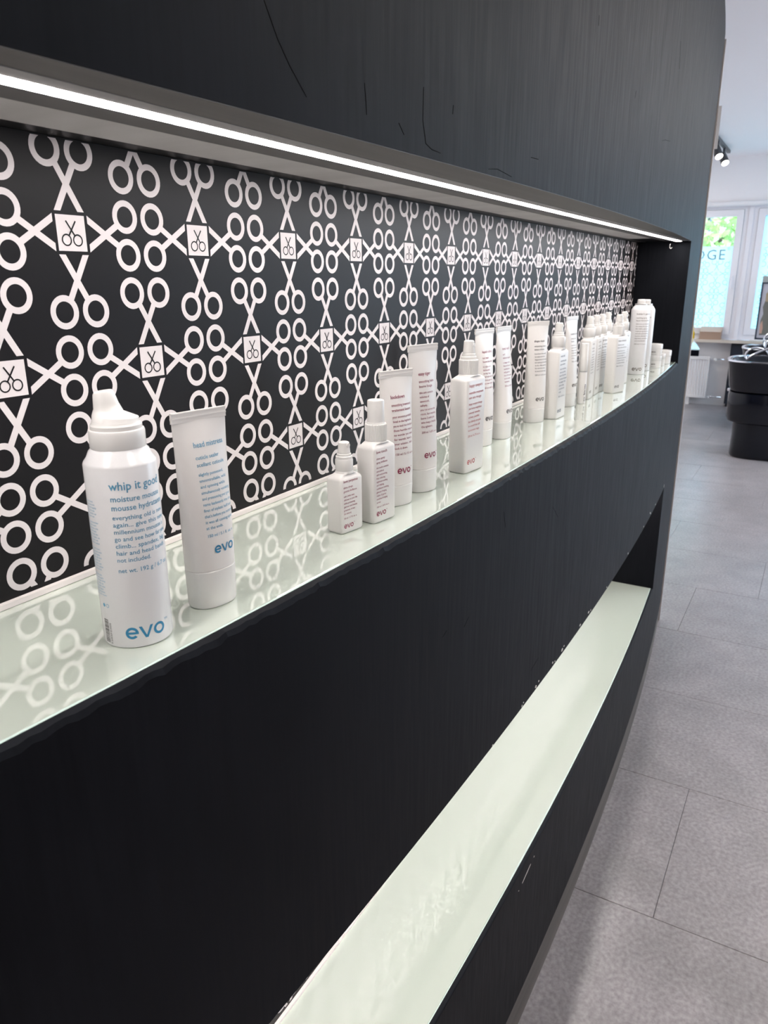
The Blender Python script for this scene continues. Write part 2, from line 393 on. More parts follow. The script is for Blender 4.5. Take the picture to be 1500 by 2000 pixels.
# ---- glass shelves and strip lights
def glass_shelf(z, label):
    t = thing('glass_shelf', label, 'shelf', (0, 0, z))
    n = 90; vs, fs = [], []; ve, fe = [], []
    for i in range(n+1):
        x = XN0+0.003+(XN1-XN0-0.006)*i/n; fy = -(tf(x)-0.0095)
        vs += [(x, -0.0035, -GT), (x, fy, -GT), (x, fy, -0.0012), (x, fy+0.0012, 0), (x, -0.0035, 0)]
        ve += [(x, fy-0.0012, -GT), (x, fy-0.0012, -0.0006), (x, fy-0.0002, 0.0002), (x, fy+0.0005, -GT)]
    for i in range(n):
        for q in range(5): fs.append((i*5+q, i*5+(q+1) % 5, i*5+5+(q+1) % 5, i*5+5+q))
        for q in range(4): fe.append((i*4+q, i*4+(q+1) % 4, i*4+4+(q+1) % 4, i*4+4+q))
    fs += [(4, 3, 2, 1, 0), tuple(n*5+q for q in range(5))]; fe += [(3, 2, 1, 0), tuple(n*4+q for q in range(4))]
    mesh('pane', vs, fs, glassm, t); mesh('polished_edge', ve, fe, glassedge, t)
    return t
glass_shelf(ZB, 'pale green glass shelf in the upper niche carrying the white bottles')
glass_shelf(ZD, 'empty pale green glass shelf in the lower niche near the floor')
def strip_light(z, label):
    t = thing('strip_light', label, 'light', (0, 0, z))
    xa, xb = XN0+0.02, XN1-0.035
    box('front_flange', xa, xb, -0.1695, -0.1505, -0.0012, 0.0, alum, t)
    box('rear_flange', xa, xb, -0.1315, -0.0965, -0.0010, 0.0, rimm, t)
    box('diffuser', xa+0.001, xb-0.001, -0.1505, -0.1315, -0.0014, 0.0, lightm, t)
    box('end_cap', xb, xb+0.008, -0.153, -0.129, -0.003, 0.0, alum, t)
    return t
strip_light(ZA-0.0001, 'lit white strip light under the top of the upper niche')
strip_light(ZCn-0.0001, 'lit strip light hidden under the top of the lower niche')
# wire clip hanging at the far end of the upper light
tag(tube('wire_clip', spline([(2.72, -0.132, ZA-0.013), (2.72, -0.131, ZA-0.022), (2.721, -0.134, ZA-0.028), (2.722, -0.138, ZA-0.024)], 4), 0.0008, alum), 'small loose wire clip hanging from the upper strip light', 'clip')
# ------------------------------------------------------------------ products on the upper shelf
SZ = ZB
def label_block(parent, fn, x0, z, title, subs, para, vol, m, st, ss, sp, lead=1.42, bold=0.006, mw=9.0):
    rows = [(title, x0, z, st, bold*1.4)]; z -= st*1.55
    for s in subs: rows.append((s, x0, z, ss, bold)); z -= ss*1.32
    z -= sp*0.45
    for s in para: rows.append((s, x0, z, sp, bold)); z -= sp*lead
    z -= sp*0.5
    if vol: rows.append((vol, x0, z, sp, bold))
    return lettering('printed_text', [r+(None, mw) for r in rows], fn, m, parent)
def logo(parent, fn, x0, z, size, m):
    """rounded lower-case word mark drawn from arcs and bars; size = letter height / 0.55"""
    r = size*0.275; w = size*0.115; V, F = [], []
    def arc(cx_, cy_, a0, a1, n=26):
        k = len(V)
        for i in range(n+1):
            a = a0+(a1-a0)*i/n; V.extend([(cx_+r*math.cos(a), cy_+r*math.sin(a)), (cx_+(r-w)*math.cos(a), cy_+(r-w)*math.sin(a))])
        F.extend([(k+2*i, k+2*i+2, k+2*i+3, k+2*i+1) for i in range(n)])
    arc(r, r, 0.0, R(318))
    k = len(V)
    for i in range(9):
        xx = w*0.8+(2*r-w*0.8)*i/8; V.extend([(xx, r-w*0.48), (xx, r+w*0.42)])
    F.extend([(k+2*i, k+2*i+2, k+2*i+3, k+2*i+1) for i in range(8)])
    x = 2*r+size*0.02; q = r*1.12
    k = len(V); V.extend([(x, 2*r), (x+w*1.1, 2*r), (x+q, w*1.0), (x+2*q-w*1.1, 2*r), (x+2*q, 2*r), (x+q+w*0.5, 0), (x+q-w*0.5, 0)])
    F.append((k, k+6, k+2, k+1)); F.append((k+6, k+5, k+2)); F.append((k+5, k+4, k+3, k+2))
    arc(x+2*q+r+size*0.015, r, 0, 2*math.pi, 32)
    t2, f2 = text_geo('TM', size*0.16, 0.0); X = x+2*q+2*r+size*0.05; k = len(V)
    V.extend([(X+v[0], 2*r+v[1]-size*0.06) for v in t2]); F.extend([tuple(i+k for i in f) for f in f2])
    return mesh('brand_mark', [fn(x0+v[0], z+v[1]) for v in V], F, m, parent)
def ribbed(name, z0, z1, r, m, parent, n=48, dep=0.03):
    vs, fs = [], []; N = n*2
    prof = [(z0, r*0.97), (z0+0.0008, r), (z1-0.0012, r), (z1, r*0.95)]
    for z, rr in prof:
        for i in range(N):
            a = 2*math.pi*i/N; q = rr*(1-(dep if i % 2 else 0)); vs.append((q*math.cos(a), q*math.sin(a), z))
    for k in range(len(prof)-1):
        for i in range(N):
            j = (i+1) % N; fs.append((k*N+i, k*N+j, (k+1)*N+j, (k+1)*N+i))
    fs += [tuple(range(N-1, -1, -1)), tuple((len(prof)-1)*N+i for i in range(N))]
    return mesh(name, vs, fs, m, parent)
def cyl(name, prof, m, parent, n=36, ox=0, oy=0):
    return loft(name, [(z, r, r, 2.0, ox, oy) for r, z in prof], m, parent, n=n)

# --- square spray bottle
def square_bottle(label, loc, rot, w, d, hs, head, texts, m, group=None, sizes=(0.0062, 0.0050, 0.0040), logo_s=0.0150, far=False):
    t = thing('spray_bottle', label, 'bottle', (loc[0], loc[1], SZ), R(rot), group)
    E = 9.0; c = 0.0035
    hn, h1, h2, ht = head['neck'], head['c1'], head['c2'], head['top']
    rc, rh = head['rc'], head['rh']
    loft('body', [(0, w-0.0025, d-0.0025, E), (0.0009, w-0.0009, d-0.0009, E), (0.003, w, d, E), (hs-0.004, w, d, E), (hs-0.0012, w-0.0010, d-0.0010, E), (hs+0.0008, w-0.0034, d-0.0034, 7),
                  (hs+0.0022, (w-0.004)*0.72+rc*0.28, (d-0.004)*0.72+rc*0.28, 4.5), (hs+0.0030, rc*1.04, min(rc, d-0.001)*1.02, 2.2), (h1, rc*0.97, min(rc, d-0.001)*0.97, 2)], plastic, t, n=56, ang=50)
    style = head.get('style', 'spray')
    if head.get('ribs', True): ribbed('collar', h1, h2, rc, plastic2, t, n=30 if far else 44)
    else: cyl('collar', [(rc*0.96, h1), (rc, h1+0.001), (rc, h2-0.0015), (rc*0.94, h2)], plastic2, t)
    if style == 'cap':
        cyl('overcap', [(rh*1.06, h2), (rh*1.05, h2+0.0012), (rh, h2+0.0018), (rh*0.985, ht-0.0018), (rh*0.93, ht-0.0005), (rh*0.80, ht)], plastic2, t)
    else:
        hm = h2+(ht-h2)*0.32
        cyl('pump_ring', [(rh*1.42, h2), (rh*1.42, h2+(hm-h2)*0.45), (rh*1.26, h2+(hm-h2)*0.52), (rh*1.22, hm-0.0006), (rh*1.1, hm)], plastic2, t, n=28)
        ac = cyl('spray_head', [(rh*1.0, hm), (rh*1.08, hm+0.0008), (rh*0.97, ht-0.0035), (rh*0.92, ht-0.001), (rh*0.7, ht)], plastic2, t, n=28)
        # nozzle insert facing the front
        vs = [(0.0024*math.cos(a), -rh*y, (ht+hm)/2+0.003+0.0024*math.sin(a)) for y in (0.7, 1.12) for a in [i*math.pi/6 for i in range(12)]]
        mesh('nozzle', vs, [(i, (i+1) % 12, 12+(i+1) % 12, 12+i) for i in range(12)]+[tuple(range(12, 24))], plastic, ac)
    fn = lambda x, z: (x, -d-0.0002, z)
    if texts:
        title, subs, para, vol = texts
        label_block(t, fn, -w*0.80, hs*0.915, title, subs, para, vol, m, *sizes, mw=w*1.62)
    logo(t, fn, -w*0.80, 0.013*hs/0.14+0.0005, logo_s*0.80, m)
    return t
# --- squeeze tube standing on its cap
def squeeze_tube(label, loc, rot, h, texts, m, group=None, a=0.0232, b=0.0172, wc=0.030, hc=0.032, sizes=(0.0062, 0.0048, 0.0040), twist=0.0, logo_m=None, squash=0.0, ztext=0.80, dx=0.0):
    t = thing('squeeze_tube', label, 'tube', (loc[0], loc[1], SZ), R(rot), group)
    loft('cap', [(0, a-0.0025, b-0.0025), (0.0006, a-0.0010, b-0.0010), (0.003, a-0.0004, b-0.0004), (hc-0.0012, a+0.0002, b+0.0002), (hc-0.0004, a-0.0004, b-0.0004)], plastic2, t, n=48, e=2.4)
    def W(z):
        u = min(1, max(0, (z-hc)/(h-0.008-hc))); return a+(wc-a)*(u**0.9)
    def D(z):
        u = min(1, max(0, (z-hc)/(h-0.008-hc))); return max(0.0011, b*(1-u**1.9)+0.0011*u - squash*math.sin(math.pi*u)**2)
    def S(z):
        u = min(1, max(0, (z-hc)/(h-0.008-hc))); return twist*math.sin(u*math.pi*1.5)
    n = 64; rings = []
    K = 34
    for i in range(K+1):
        z = hc+(h-0.008-hc)*i/K; e = 2.4-0.85*(i/K)
        rings.append((z, W(z), D(z), e, S(z), 0.0))
    loft('body', [(hc-0.0003, a-0.001, b-0.001, 2.4)]+rings, tubem, t, n=n, ang=60)
    # crimped seal with a fold line
    boxes('crimp', [(-wc+S(h), wc+S(h), -0.0012, 0.0012, h-0.009, h), (-wc+S(h), wc+S(h), -0.0016, 0.0016, h-0.0058, h-0.0044), (-wc+S(h), wc+S(h), -0.0016, 0.0016, h-0.0015, h-0.0004)], tubem, t)
    def fn(x, z):
        w, d = W(z), D(z); e = 2.4-0.85*min(1, max(0, (z-hc)/(h-0.008-hc)))
        q = min(0.97, abs(x)/w)
        return (x+S(z), -d*(1-q**e)**(1/e)-0.0004, z)
    if texts:
        title, subs, para, vol = texts
        label_block(t, fn, -0.0150+dx, h*ztext, title, subs, para, vol, m, *sizes, mw=0.0355-dx)
    logo(t, fn, -0.0125+dx*2, hc+0.0155, 0.0130, logo_m or m)
    return t

# 1. mousse can ---------------------------------------------------------------
t = thing('mousse_can', 'white mousse can with light blue print and tall pointed nozzle, leftmost on the shelf', 'can', (0.390, -0.149, SZ))
rb = 0.0276
cyl('body', [(rb-0.0022, 0), (rb-0.0006, 0.0008), (rb, 0.0026), (rb, 0.1480), (rb-0.0007, 0.1500), (rb-0.0030, 0.1530), (0.0225, 0.1578), (0.0200, 0.1605)], canm, t, n=72)
cp = cyl('cap', [(0.0205, 0.1600), (0.0209, 0.1610), (0.0209, 0.1725), (0.0203, 0.1740), (0.0192, 0.1745), (0.0192, 0.1775), (0.0180, 0.1790), (0.0178, 0.1800)], plastic2, t, n=56)
ox, oy = -0.76, 0.65
vs, fs = [], []
prof = [(0.1795, .0176, .0176, 0.000), (0.1835, .0170, .0160, -0.0002), (0.1860, .0140, .0105, .0020), (0.1885, .0108, .0085, .0042), (0.1940, .0092, .0074, .0056), (0.2010, .0078, .0066, .0066), (0.2030, .0066, .0056, .0068)]
n = 40
for z, ra, rbb, off in prof:
    for i in range(n):
        a = 2*math.pi*i/n; u, v = ra*math.cos(a), rbb*math.sin(a)
        zz = z + (0.0008*(u/ra) if z > 0.20 else 0.0)-(0.0012*(u/ra) if 0.183 < z < 0.189 else 0)
        vs.append((ox*(off-u)+oy*v, oy*(off-u)-ox*v, zz))
for k in range(len(prof)-1):
    for i in range(n):
        j = (i+1) % n; fs.append((k*n+i, k*n+j, (k+1)*n+j, (k+1)*n+i))
fs.append(tuple((len(prof)-1)*n+i for i in range(n)))
o = mesh('nozzle', vs, fs, plastic2, t)
bm = bmesh.new(); bm.from_mesh(o.data); bmesh.ops.recalc_face_normals(bm, faces=bm.faces[:]); bm.to_mesh(o.data); bm.free(); shade(o, 40)
def can_fn(r, a0):
    return lambda x, z: ((r+0.00015)*math.sin(a0+x/r), -(r+0.00015)*math.cos(a0+x/r), z)
fn = can_fn(rb, R(-62))
lettering('printed_text', [('whip it good', 0, 0.1318, 0.0092, 0.014, 0.043), ('moisture mousse', 0, 0.1228, 0.0062, 0.01, 0.0425), ('mousse hydratante', 0, 0.1158, 0.0062, 0.01, 0.0465)] +
          [(s, 0, 0.1085-0.00572*i, 0.0050, 0.006, wd) for i, (s, wd) in enumerate([('everything old is new', .0455), ('again... give this new', .0465), ('millennium mousse a', .0445), ('go and see how far you', .0470), ('climb... spandex, big', .0440), ('hair and head bands', .0435), ('not included.', .0262)])] +
          [('net wt. 192 g / 6.7 oz.', 0, 0.0655, 0.0050, 0.006, .045)], fn, bluel, t)
logo(t, fn, 0.0, 0.0085, 0.0185, blue)
fn2 = can_fn(rb, R(-122)); rows = []
words = 'shake well. invert can. dispense onto hand and apply evenly through damp hair. style as desired. agiter avant usage. renverser. appliquer sur cheveux humides'.split()
for i in range(33):
    if i in (6, 15, 24): continue
    rows.append((' '.join(words[(i*3+k) % len(words)] for k in range(3)), 0, 0.121-i*0.0024, 0.0021, 0.0, 0.0125+0.004*((i*7) % 5)/5))
lettering('fine_print', rows, fn2, bluel, t)
V, F = [], []; ring(V, F, 0.0150, 0.0360, 0.0016, 0.0012, 16); k = len(V); V += [(0.0108+0.0016*math.cos(a), 0.036+0.0016*math.sin(a)) for a in [i*math.pi/8 for i in range(16)]]; F.append(tuple(range(k, k+16)))
mesh('care_symbols', [fn2(*p) for p in V], F, bluel, t)
V, F = [], []; z = 0.0035
while z < 0.0235:
    hh = random.choice((0.00025, 0.0004, 0.0007)); k = len(V)
    V += [(0.0080, z), (0.0135, z), (0.0135, z+hh), (0.0080, z+hh)]; F.append((k, k+1, k+2, k+3)); z += hh+random.choice((0.0003, 0.0005))
mesh('barcode', [fn2(*p) for p in V], F, ink, t)
vs, fs = text_geo('9 349769 019375', 0.0026, 0.0)
mesh('barcode_digits', [fn2(0.0165-v[1], 0.0030+v[0]) for v in vs], fs, ink, t)

# 2-12 tubes and bottles ------------------------------------------------------
squeeze_tube('white squeeze tube with blue print, standing beside the mousse can', (0.472, -0.156), -9, 0.177,
    ('head mistress', ['cuticle sealer', 'scellant cuticule'], ['slightly possessed,', 'uncontrollable, wild', 'and spinning while', 'simultaneously vomiting', 'and pronouncing your good', 'name backwards into the', 'fires of stylistic hell? and', "that's before you noticed", 'it was all coming apart', 'at the ends.'], '150 ml / 5.1 fl. oz. e'),
    bluel, wc=0.0285, hc=0.036, sizes=(0.0066, 0.0047, 0.0037), logo_m=blue, ztext=0.825, dx=0.003)
square_bottle('smallest white pump bottle with wine red print, in front of the taller capped bottle', (0.705, -0.152), -9, 0.0190, 0.0120, 0.0670,
    dict(neck=.07, c1=.0725, c2=.0865, top=.106, rc=.0104, rh=.0068, ribs=False),
    ('love perpetua', ['shine drops', 'gouttes brillance'], ['add a little sexy', 'silkiness to your life', 'while protecting', 'glamour and beauty', 'greatness of any', '(in others).'], '50 ml / 1.7 fl. oz. e'), wine, sizes=(0.0044, 0.0034, 0.0029), logo_s=0.0115)
square_bottle('white square bottle with tall smooth overcap and wine red print', (0.759, -0.163), -8, 0.0215, 0.0140, 0.0945,
    dict(neck=.098, c1=.0990, c2=.1195, top=.1475, rc=.0133, rh=.0102, style='cap'),
    ('love touch', ['shine spray', 'spray brillance'], ['this bottle contains', 'anti-dullard,', 'split end proving,', 'frizz reducing,', 'nightmare ending,', 'curl defying,', 'confidence building,', 'glamour forging,', 'realm of genius', 'sunshine bringing', 'serum.'], '100 ml / 3.4 fl. oz. e'), wine, sizes=(0.0048, 0.0036, 0.0030), logo_s=0.0130)
squeeze_tube('shorter white squeeze tube with wine red print behind the capped square bottle', (0.832, -0.150), -16, 0.174,
    ('lockdown', ['smoothing treatment', 'traitement lissant'], ['your ancestors probably', 'lived in the highlands,', 'you no doubt have developed', 'those horrible mop so', 'no wonder you need', 'for warmth. here is', "your solution... let's", 'lock it down.'], '150 ml / 5.1 fl. oz. e'), wine, hc=0.028, wc=0.0295)
squeeze_tube('tall white squeeze tube with wine red print, right of the shorter red printed tube', (0.908, -0.149), -13, 0.200,
    ('easy tiger', ['smoothing balm', 'baume lissage'], ['this unit contains', 'volumes of', 'sassmouth,', 'self-pity,', 'you run across the', 'room, fast snacking', 'burns 2 solid job', 'who keep a fist(ful)', 'the agitators.'], '200 ml / 6.8 fl. oz. e'), wine, hc=0.033, wc=0.030, squash=0.002)
H200 = dict(neck=.147, c1=.1475, c2=.1690, top=.1965, rc=.0146, rh=.0082)
square_bottle('white square spray bottle with coral red print and ribbed collar', (1.042, -0.1575), -6, 0.0290, 0.0155, 0.1425, H200,
    ('happy campers', ['wearable treatment', 'soin sans rincage'], ['happy campers brings', 'you home weightless', 'universal remedies', 'of dewy, youthful', 'but silently annoyed', 'in a world that still', 'not at some stage.'], '200 ml / 6.7 fl. oz. e'), coral, sizes=(0.0066, 0.0054, 0.0046), logo_s=0.0165)
squeeze_tube('white squeeze tube with dark red print half hidden behind the coral printed bottle', (1.225, -0.106), -9, 0.202,
    ('liquid rollers', ['curl balm', 'baume boucles'], ['to make curls', 'be beautiful', 'as they hang', 'don\'t ask why this', 'bit is to get the', 'best out of them.'], '200 ml / 6.8 fl. oz. e'), wine, hc=0.030, logo_m=ink)
squeeze_tube('creased white squeeze tube with narrow side turned forward and dark red print', (1.302, -0.113), -4, 0.202,
    ('total recoil', ['curl', 'definer boucles'], ['a danger to the', 'limp and bouncy', 'normally, the', 'only gets out', 'out of its wrapper', 'on recreation', 'weekends.'], '200 ml / 6.8 fl. oz. e'), wine, hc=0.032, twist=0.0035, logo_m=ink, squash=0.003)
squeeze_tube('white squeeze tube with black print turned towards the room, smooth and full', (1.490, -0.112), -25, 0.202,
    ('shape vixen', ['volumising lotion', 'lotion volume'], ['how here\'s the stuff', 'to make sure the', 'department of excess', 'the opening of oil awards,', 'so do, what say the', 'for months now...', 'to avoid and many.'], '200 ml / 6.8 fl. oz. e'), ink, hc=0.029)
square_bottle('white square spray bottle with smooth collar and dark navy print beside a black printed tube', (1.557, -0.1345), -2, 0.0285, 0.0150, 0.1405, dict(H200, ribs=False),
    ('root canal', ['volumising spray', 'spray volume'], ['deep rooted issues', 'need a supporting', 'base to lift you from', 'the roots, and support', 'the damage of style', 'with no drilling,', 'no numb lips and', 'no bills.'], '200 ml / 6.8 fl. oz. e'), mat('ink_navy', (0.03, 0.045, 0.085), 0.5), sizes=(0.0062, 0.0054, 0.0048))
squeeze_tube('slender looking white squeeze tube leaning between two square bottles', (1.722, -0.113), -8, 0.202,
    ('bottle blonde', ['toning balm', 'baume'], ['less brass and', 'more class for', 'those who find', 'it hard to say', 'no to the box', 'of sun.'], '200 ml / 6.8 fl. oz. e'), brown, hc=0.030)
# 13. slim pump-top bottle
t = thing('slim_bottle', 'slim white cylindrical bottle with vertical print, shortest in the crowded far group', 'bottle', (1.768, -0.134, SZ))
cyl('body', [(0.0082, 0), (0.0090, 0.001), (0.0090, 0.0735), (0.0084, 0.0745)], plastic, t, n=32)
cyl('seam_ring', [(0.0087, 0.0742), (0.0093, 0.0748), (0.0093, 0.0765), (0.0087, 0.0770)], mat('ring_silver', (0.6, 0.6, 0.6), 0.3, 0.8), t, n=32)
cyl('cap', [(0.0090, 0.0768), (0.0092, 0.0775), (0.0092, 0.1060), (0.0085, 0.1072), (0.0085, 0.1375), (0.0078, 0.1395), (0.006, 0.1400)], plastic2, t, n=32)
fn = can_fn(0.0090, R(-35))
vs, fs = text_geo('evo  fabuloso', 0.0075, 0.02)
mesh('printed_text', [fn(0.0030-v[1], 0.006+v[0]) for v in vs], fs, ink, t)
# 14-18 crowd of square sprays
far_txt = lambda a, b, c: (a, [b, c], ['some hair needs', 'a helping hand to', 'get out of bed and', 'face another day', 'of being stared at', 'by strangers who', 'want to touch it.'], '200 ml / 6.8 fl. oz. e')
G5 = 'square spray bottles crowded at the far end'
for i, (lab, loc, rot, tx) in enumerate([
    ('white square spray bottle standing directly behind the slim cylindrical bottle', (1.860, -0.117), 3, far_txt('salty dog', 'beach spray', 'spray plage')),
    ('white square spray bottle squeezed in, second behind the slim cylindrical bottle', (1.935, -0.112), 3, far_txt('icon welder', 'heat protection', 'protection chaleur')),
    ('white square spray bottle with dark mark visible just left of the front far bottle', (1.995, -0.1115), -7, far_txt('day of grace', 'pre-style primer', 'base coiffage')),
    ('white square spray bottle angled outwards, front one of the far group with brown print', (1.992, -0.1560), -17, ('mister fantastic', ['blowout spray', 'spray mise en forme'], ['fantastic blowouts in', 'no time and all without', 'the suit and tights, to', 'protect the innocent from', 'a bad case of limp hair', 'and bulletproof styling.'], '200 ml / 6.8 fl. oz. e')),
    ('white spray bottle mostly hidden behind the brown printed front bottle', (2.110, -0.098), -4, far_txt('hot set', 'setting spray', 'spray')),
    ('white spray bottle with only its head showing right of the brown printed one', (2.170, -0.128), -4, far_txt('gangsta grip', 'resin', 'fixant'))]):
    square_bottle(lab, loc, rot, 0.0285, 0.0150, 0.1425, H200 if i == 3 else dict(H200, ribs=False), tx, brown, group=G5, sizes=(0.0062, 0.0050, 0.0042), far=True)
# 19-20 hairspray cans
def spray_can(label, loc, h, r, texts):
    t = thing('hairspray_can', label, 'can', (loc[0], loc[1], SZ), 0, 'tall hairspray cans')
    cyl('body', [(r-0.002, 0), (r-0.0004, 0.001), (r, 0.003), (r, h-0.032), (r-0.0008, h-0.0295), (r*0.80, h-0.022), (r*0.60, h-0.0165)], canm, t, n=56)
    cyl('rim', [(r*0.62, h-0.0170), (r*0.65, h-0.0160), (r*0.65, h-0.0135), (r*0.58, h-0.0128)], mat('rim_silver', (0.75, 0.74, 0.73), 0.3, 0.7), t)
    cyl('spray_button', [(r*0.42, h-0.0135), (r*0.44, h-0.0125), (r*0.42, h-0.002), (r*0.34, h)], plastic2, t)
    fn = can_fn(r, R(-100))
    label_block(t, fn, 0.0, h*0.80, *texts, brown, 0.0070, 0.0058, 0.0050)
    logo(t, fn, 0.0, 0.012, 0.0170, brown)
spray_can("tall white hairspray can with brown print, front one of the pair near the jars", (2.425, -0.118), 0.223, 0.0275, ("builder's paradise", ['working spray', 'laque texture finale'], ['there are no foundations', 'too shaky for a spray of', 'this calibre. give your', 'creations good structure', 'and add some finishing', 'touches that last, then', 'step back and admire', 'your handiwork.'], '300 ml / 9.1 oz. e'))
spray_can("tall white hairspray can mostly hidden behind the other hairspray can", (2.535, -0.112), 0.220, 0.0275, ("helmut", ['extra strong', 'lacquer'], ['go hard or', 'go home flat.'], '285 ml e'))
# 21-24 jars
def jar(label, loc, z0, r, h, g='white cream jars by the niche end'):
    t = thing('cream_jar', label, 'jar', (loc[0], loc[1], SZ+z0), 0, g)
    cyl('jar_body', [(r*0.90, 0), (r*0.95, 0.001), (r*0.96, h*0.55), (r*0.90, h*0.58)], plastic, t, n=40)
    cyl('lid', [(r*0.97, h*0.56), (r, h*0.585), (r, h-0.0025), (r*0.97, h-0.0007), (r*0.86, h)], plastic2, t, n=40)
    fn = can_fn(r*0.965, R(-105))
    lettering('printed_text', [('evo', 0, h*0.26, 0.009, 0.02), ('90 g / 3.1 oz.', 0, h*0.10, 0.0030, 0)], fn, brown, t)
jar('white cream jar with another jar stacked on it, nearest the hairspray cans', (2.632, -0.135), 0, 0.0225, 0.040)
jar('white cream jar stacked on top of another jar', (2.634, -0.133), 0.0402, 0.0240, 0.037)
jar('white cream jar standing alone between the stacked jars and the wide jar', (2.708, -0.134), 0, 0.0220, 0.040)
jar('widest low white cream jar, last item against the black niche end', (2.776, -0.130), 0, 0.0335, 0.046)
# ------------------------------------------------------------------ far end of the room
# windows: frames, clear and frosted panes, handle
film = bpy.data.materials.new('frosted_film'); film.use_nodes = True
nt = film.node_tree; nt.nodes.clear()
out = nt.nodes.new('ShaderNodeOutputMaterial'); tr = nt.nodes.new('ShaderNodeBsdfTranslucent'); tr.inputs[0].default_value = (0.62, 0.85, 0.92, 1)
df = nt.nodes.new('ShaderNodeBsdfDiffuse'); df.inputs[0].default_value = (0.80, 0.90, 0.92, 1); mx = nt.nodes.new('ShaderNodeMixShader'); mx.inputs[0].default_value = 0.22
nt.links.new(tr.outputs[0], mx.inputs[1]); nt.links.new(df.outputs[0], mx.inputs[2]); nt.links.new(mx.outputs[0], out.inputs[0])
clear = bpy.data.materials.new('clear_glass'); clear.use_nodes = True
nt = clear.node_tree; nt.nodes.clear()
out = nt.nodes.new('ShaderNodeOutputMaterial'); tr = nt.nodes.new('ShaderNodeBsdfTransparent'); tr.inputs[0].default_value = (0.93, 0.97, 0.96, 1)
gl = nt.nodes.new('ShaderNodeBsdfGlossy'); gl.inputs['Roughness'].default_value = 0.02; fr = nt.nodes.new('ShaderNodeFresnel'); fr.inputs[0].default_value = 1.45
mx = nt.nodes.new('ShaderNodeMixShader'); nt.links.new(fr.outputs[0], mx.inputs[0]); nt.links.new(tr.outputs[0], mx.inputs[1]); nt.links.new(gl.outputs[0], mx.inputs[2]); nt.links.new(mx.outputs[0], out.inputs[0])
grey_ink = mat('film_print', (0.16, 0.24, 0.28), 0.6)
def window(n, y0, y1, film_top, handle=False, letters=False):
    """y0 < y1, frame with one sash"""
    t = thing('window_%d' % n, '', 'x'); del t['label'], t['category']; struct(t)
    xa, xb = X1+0.02, X1+0.10; f = 0.055
    boxes('window_frame', [(xa, xb, y0, y1, WB, WB+f), (xa, xb, y0, y1, WT-f, WT), (xa, xb, y0, y0+f, WB+f, WT-f), (xa, xb, y1-f, y1, WB+f, WT-f)], frame, t)
    s0, s1, sz0, sz1, w = y0+f+0.004, y1-f-0.004, WB+f+0.004, WT-f-0.004, 0.078
    sash = boxes('sash', [(xa-0.018, xb-0.02, s0, s1, sz0, sz0+w), (xa-0.018, xb-0.02, s0, s1, sz1-w, sz1), (xa-0.018, xb-0.02, s0, s0+w, sz0+w, sz1-w), (xa-0.018, xb-0.02, s1-w, s1, sz0+w, sz1-w)], frame, t)
    g0, g1, gz0, gz1 = s0+w, s1-w, sz0+w, sz1-w
    if film_top < gz1: box('pane', xa+0.020, xa+0.024, g0, g1, film_top, gz1, clear, sash)
    box('frosted_pane', xa+0.020, xa+0.024, g0, g1, gz0, min(film_top, gz1), film, sash)
    return t, (xa+0.0195, g0, g1, gz0, gz1), sash
w1, p1, s1 = window(1, 0.405, 1.75, 2.01)
w2, p2, s2 = window(2, -1.16, 0.355, 9.0)
w3, p3, s3 = window(3, -2.75, -1.21, 9.0)
box('mullion', X1+0.0, X1+0.12, 0.355, 0.405, WB, WT, frame, wf); box('mullion', X1+0.0, X1+0.12, -1.21, -1.16, WB, WT, frame, wf)
def film_art(p, parent, z1, yshift, lettered):
    x, g0, g1, gz0, gz1 = p; sc = 2.05
    V, F, V2, F2 = pattern(range(-1, 6), range(-1, 6), yshift, z1, PX*sc*0.93, PV*sc, sc, thin=0.42)
    bm = clip_print(V+V2, F+[tuple(i+len(V) for i in f) for f in F2], gz0+0.01, z1+0.16, g0+0.02, g1-0.03)
    for v in bm.verts: v.co = (x-0.0008+v.co.y, v.co.x, v.co.z)
    bmesh.ops.recalc_face_normals(bm, faces=bm.faces[:])
    me = bpy.data.meshes.new('scissors_film_print'); bm.to_mesh(me); bm.free(); link('scissors_film_print', me, grey_ink, parent)
    if lettered:
        vs, fs = text_geo('DGE', 0.178, 0.0, space=1.12); w = max(v[0] for v in vs)
        v2, f2 = text_geo('\u00ae', 0.05, 0.0); k = len(vs)
        vs = [(v[0], v[1]) for v in vs]+[(v[0]+w+0.015, v[1]+0.115) for v in v2]; fs = fs+[tuple(i+k for i in f) for f in f2]
        mesh('window_lettering', [(x-0.0008, 0.628+w-v[0], 1.850+v[1]) for v in vs], fs, grey_ink, parent)
film_art(p1, s1, 1.68, 0.71, True)
film_art(p2, s2, 1.90, 0.21-PX*2.05*0.93*4.5, False)
film_art(p3, s3, 1.90, -2.6, False)
# handle on the sash
h = thing('window_handle', 'white lever handle on the window sash beside the frosted pane', 'handle', (X1-0.004, 0.515, 1.62))
box('base_plate', -0.012, 0.006, -0.014, 0.014, -0.035, 0.035, frame, h, 0.004)
box('lever', -0.050, -0.032, -0.010, 0.010, -0.135, 0.012, frame, h, 0.006); box('neck', -0.034, -0.010, -0.007, 0.007, -0.008, 0.008, frame, h)
# sill
sl = box('window_sill', X1-0.20, X1+0.02, -2.8, 1.80, 0.825, 0.862, mat('sill_stone', (0.62, 0.55, 0.48), 0.5), None, 0.004)
tag(sl, 'pale stone window sill running under the windows', 'sill')
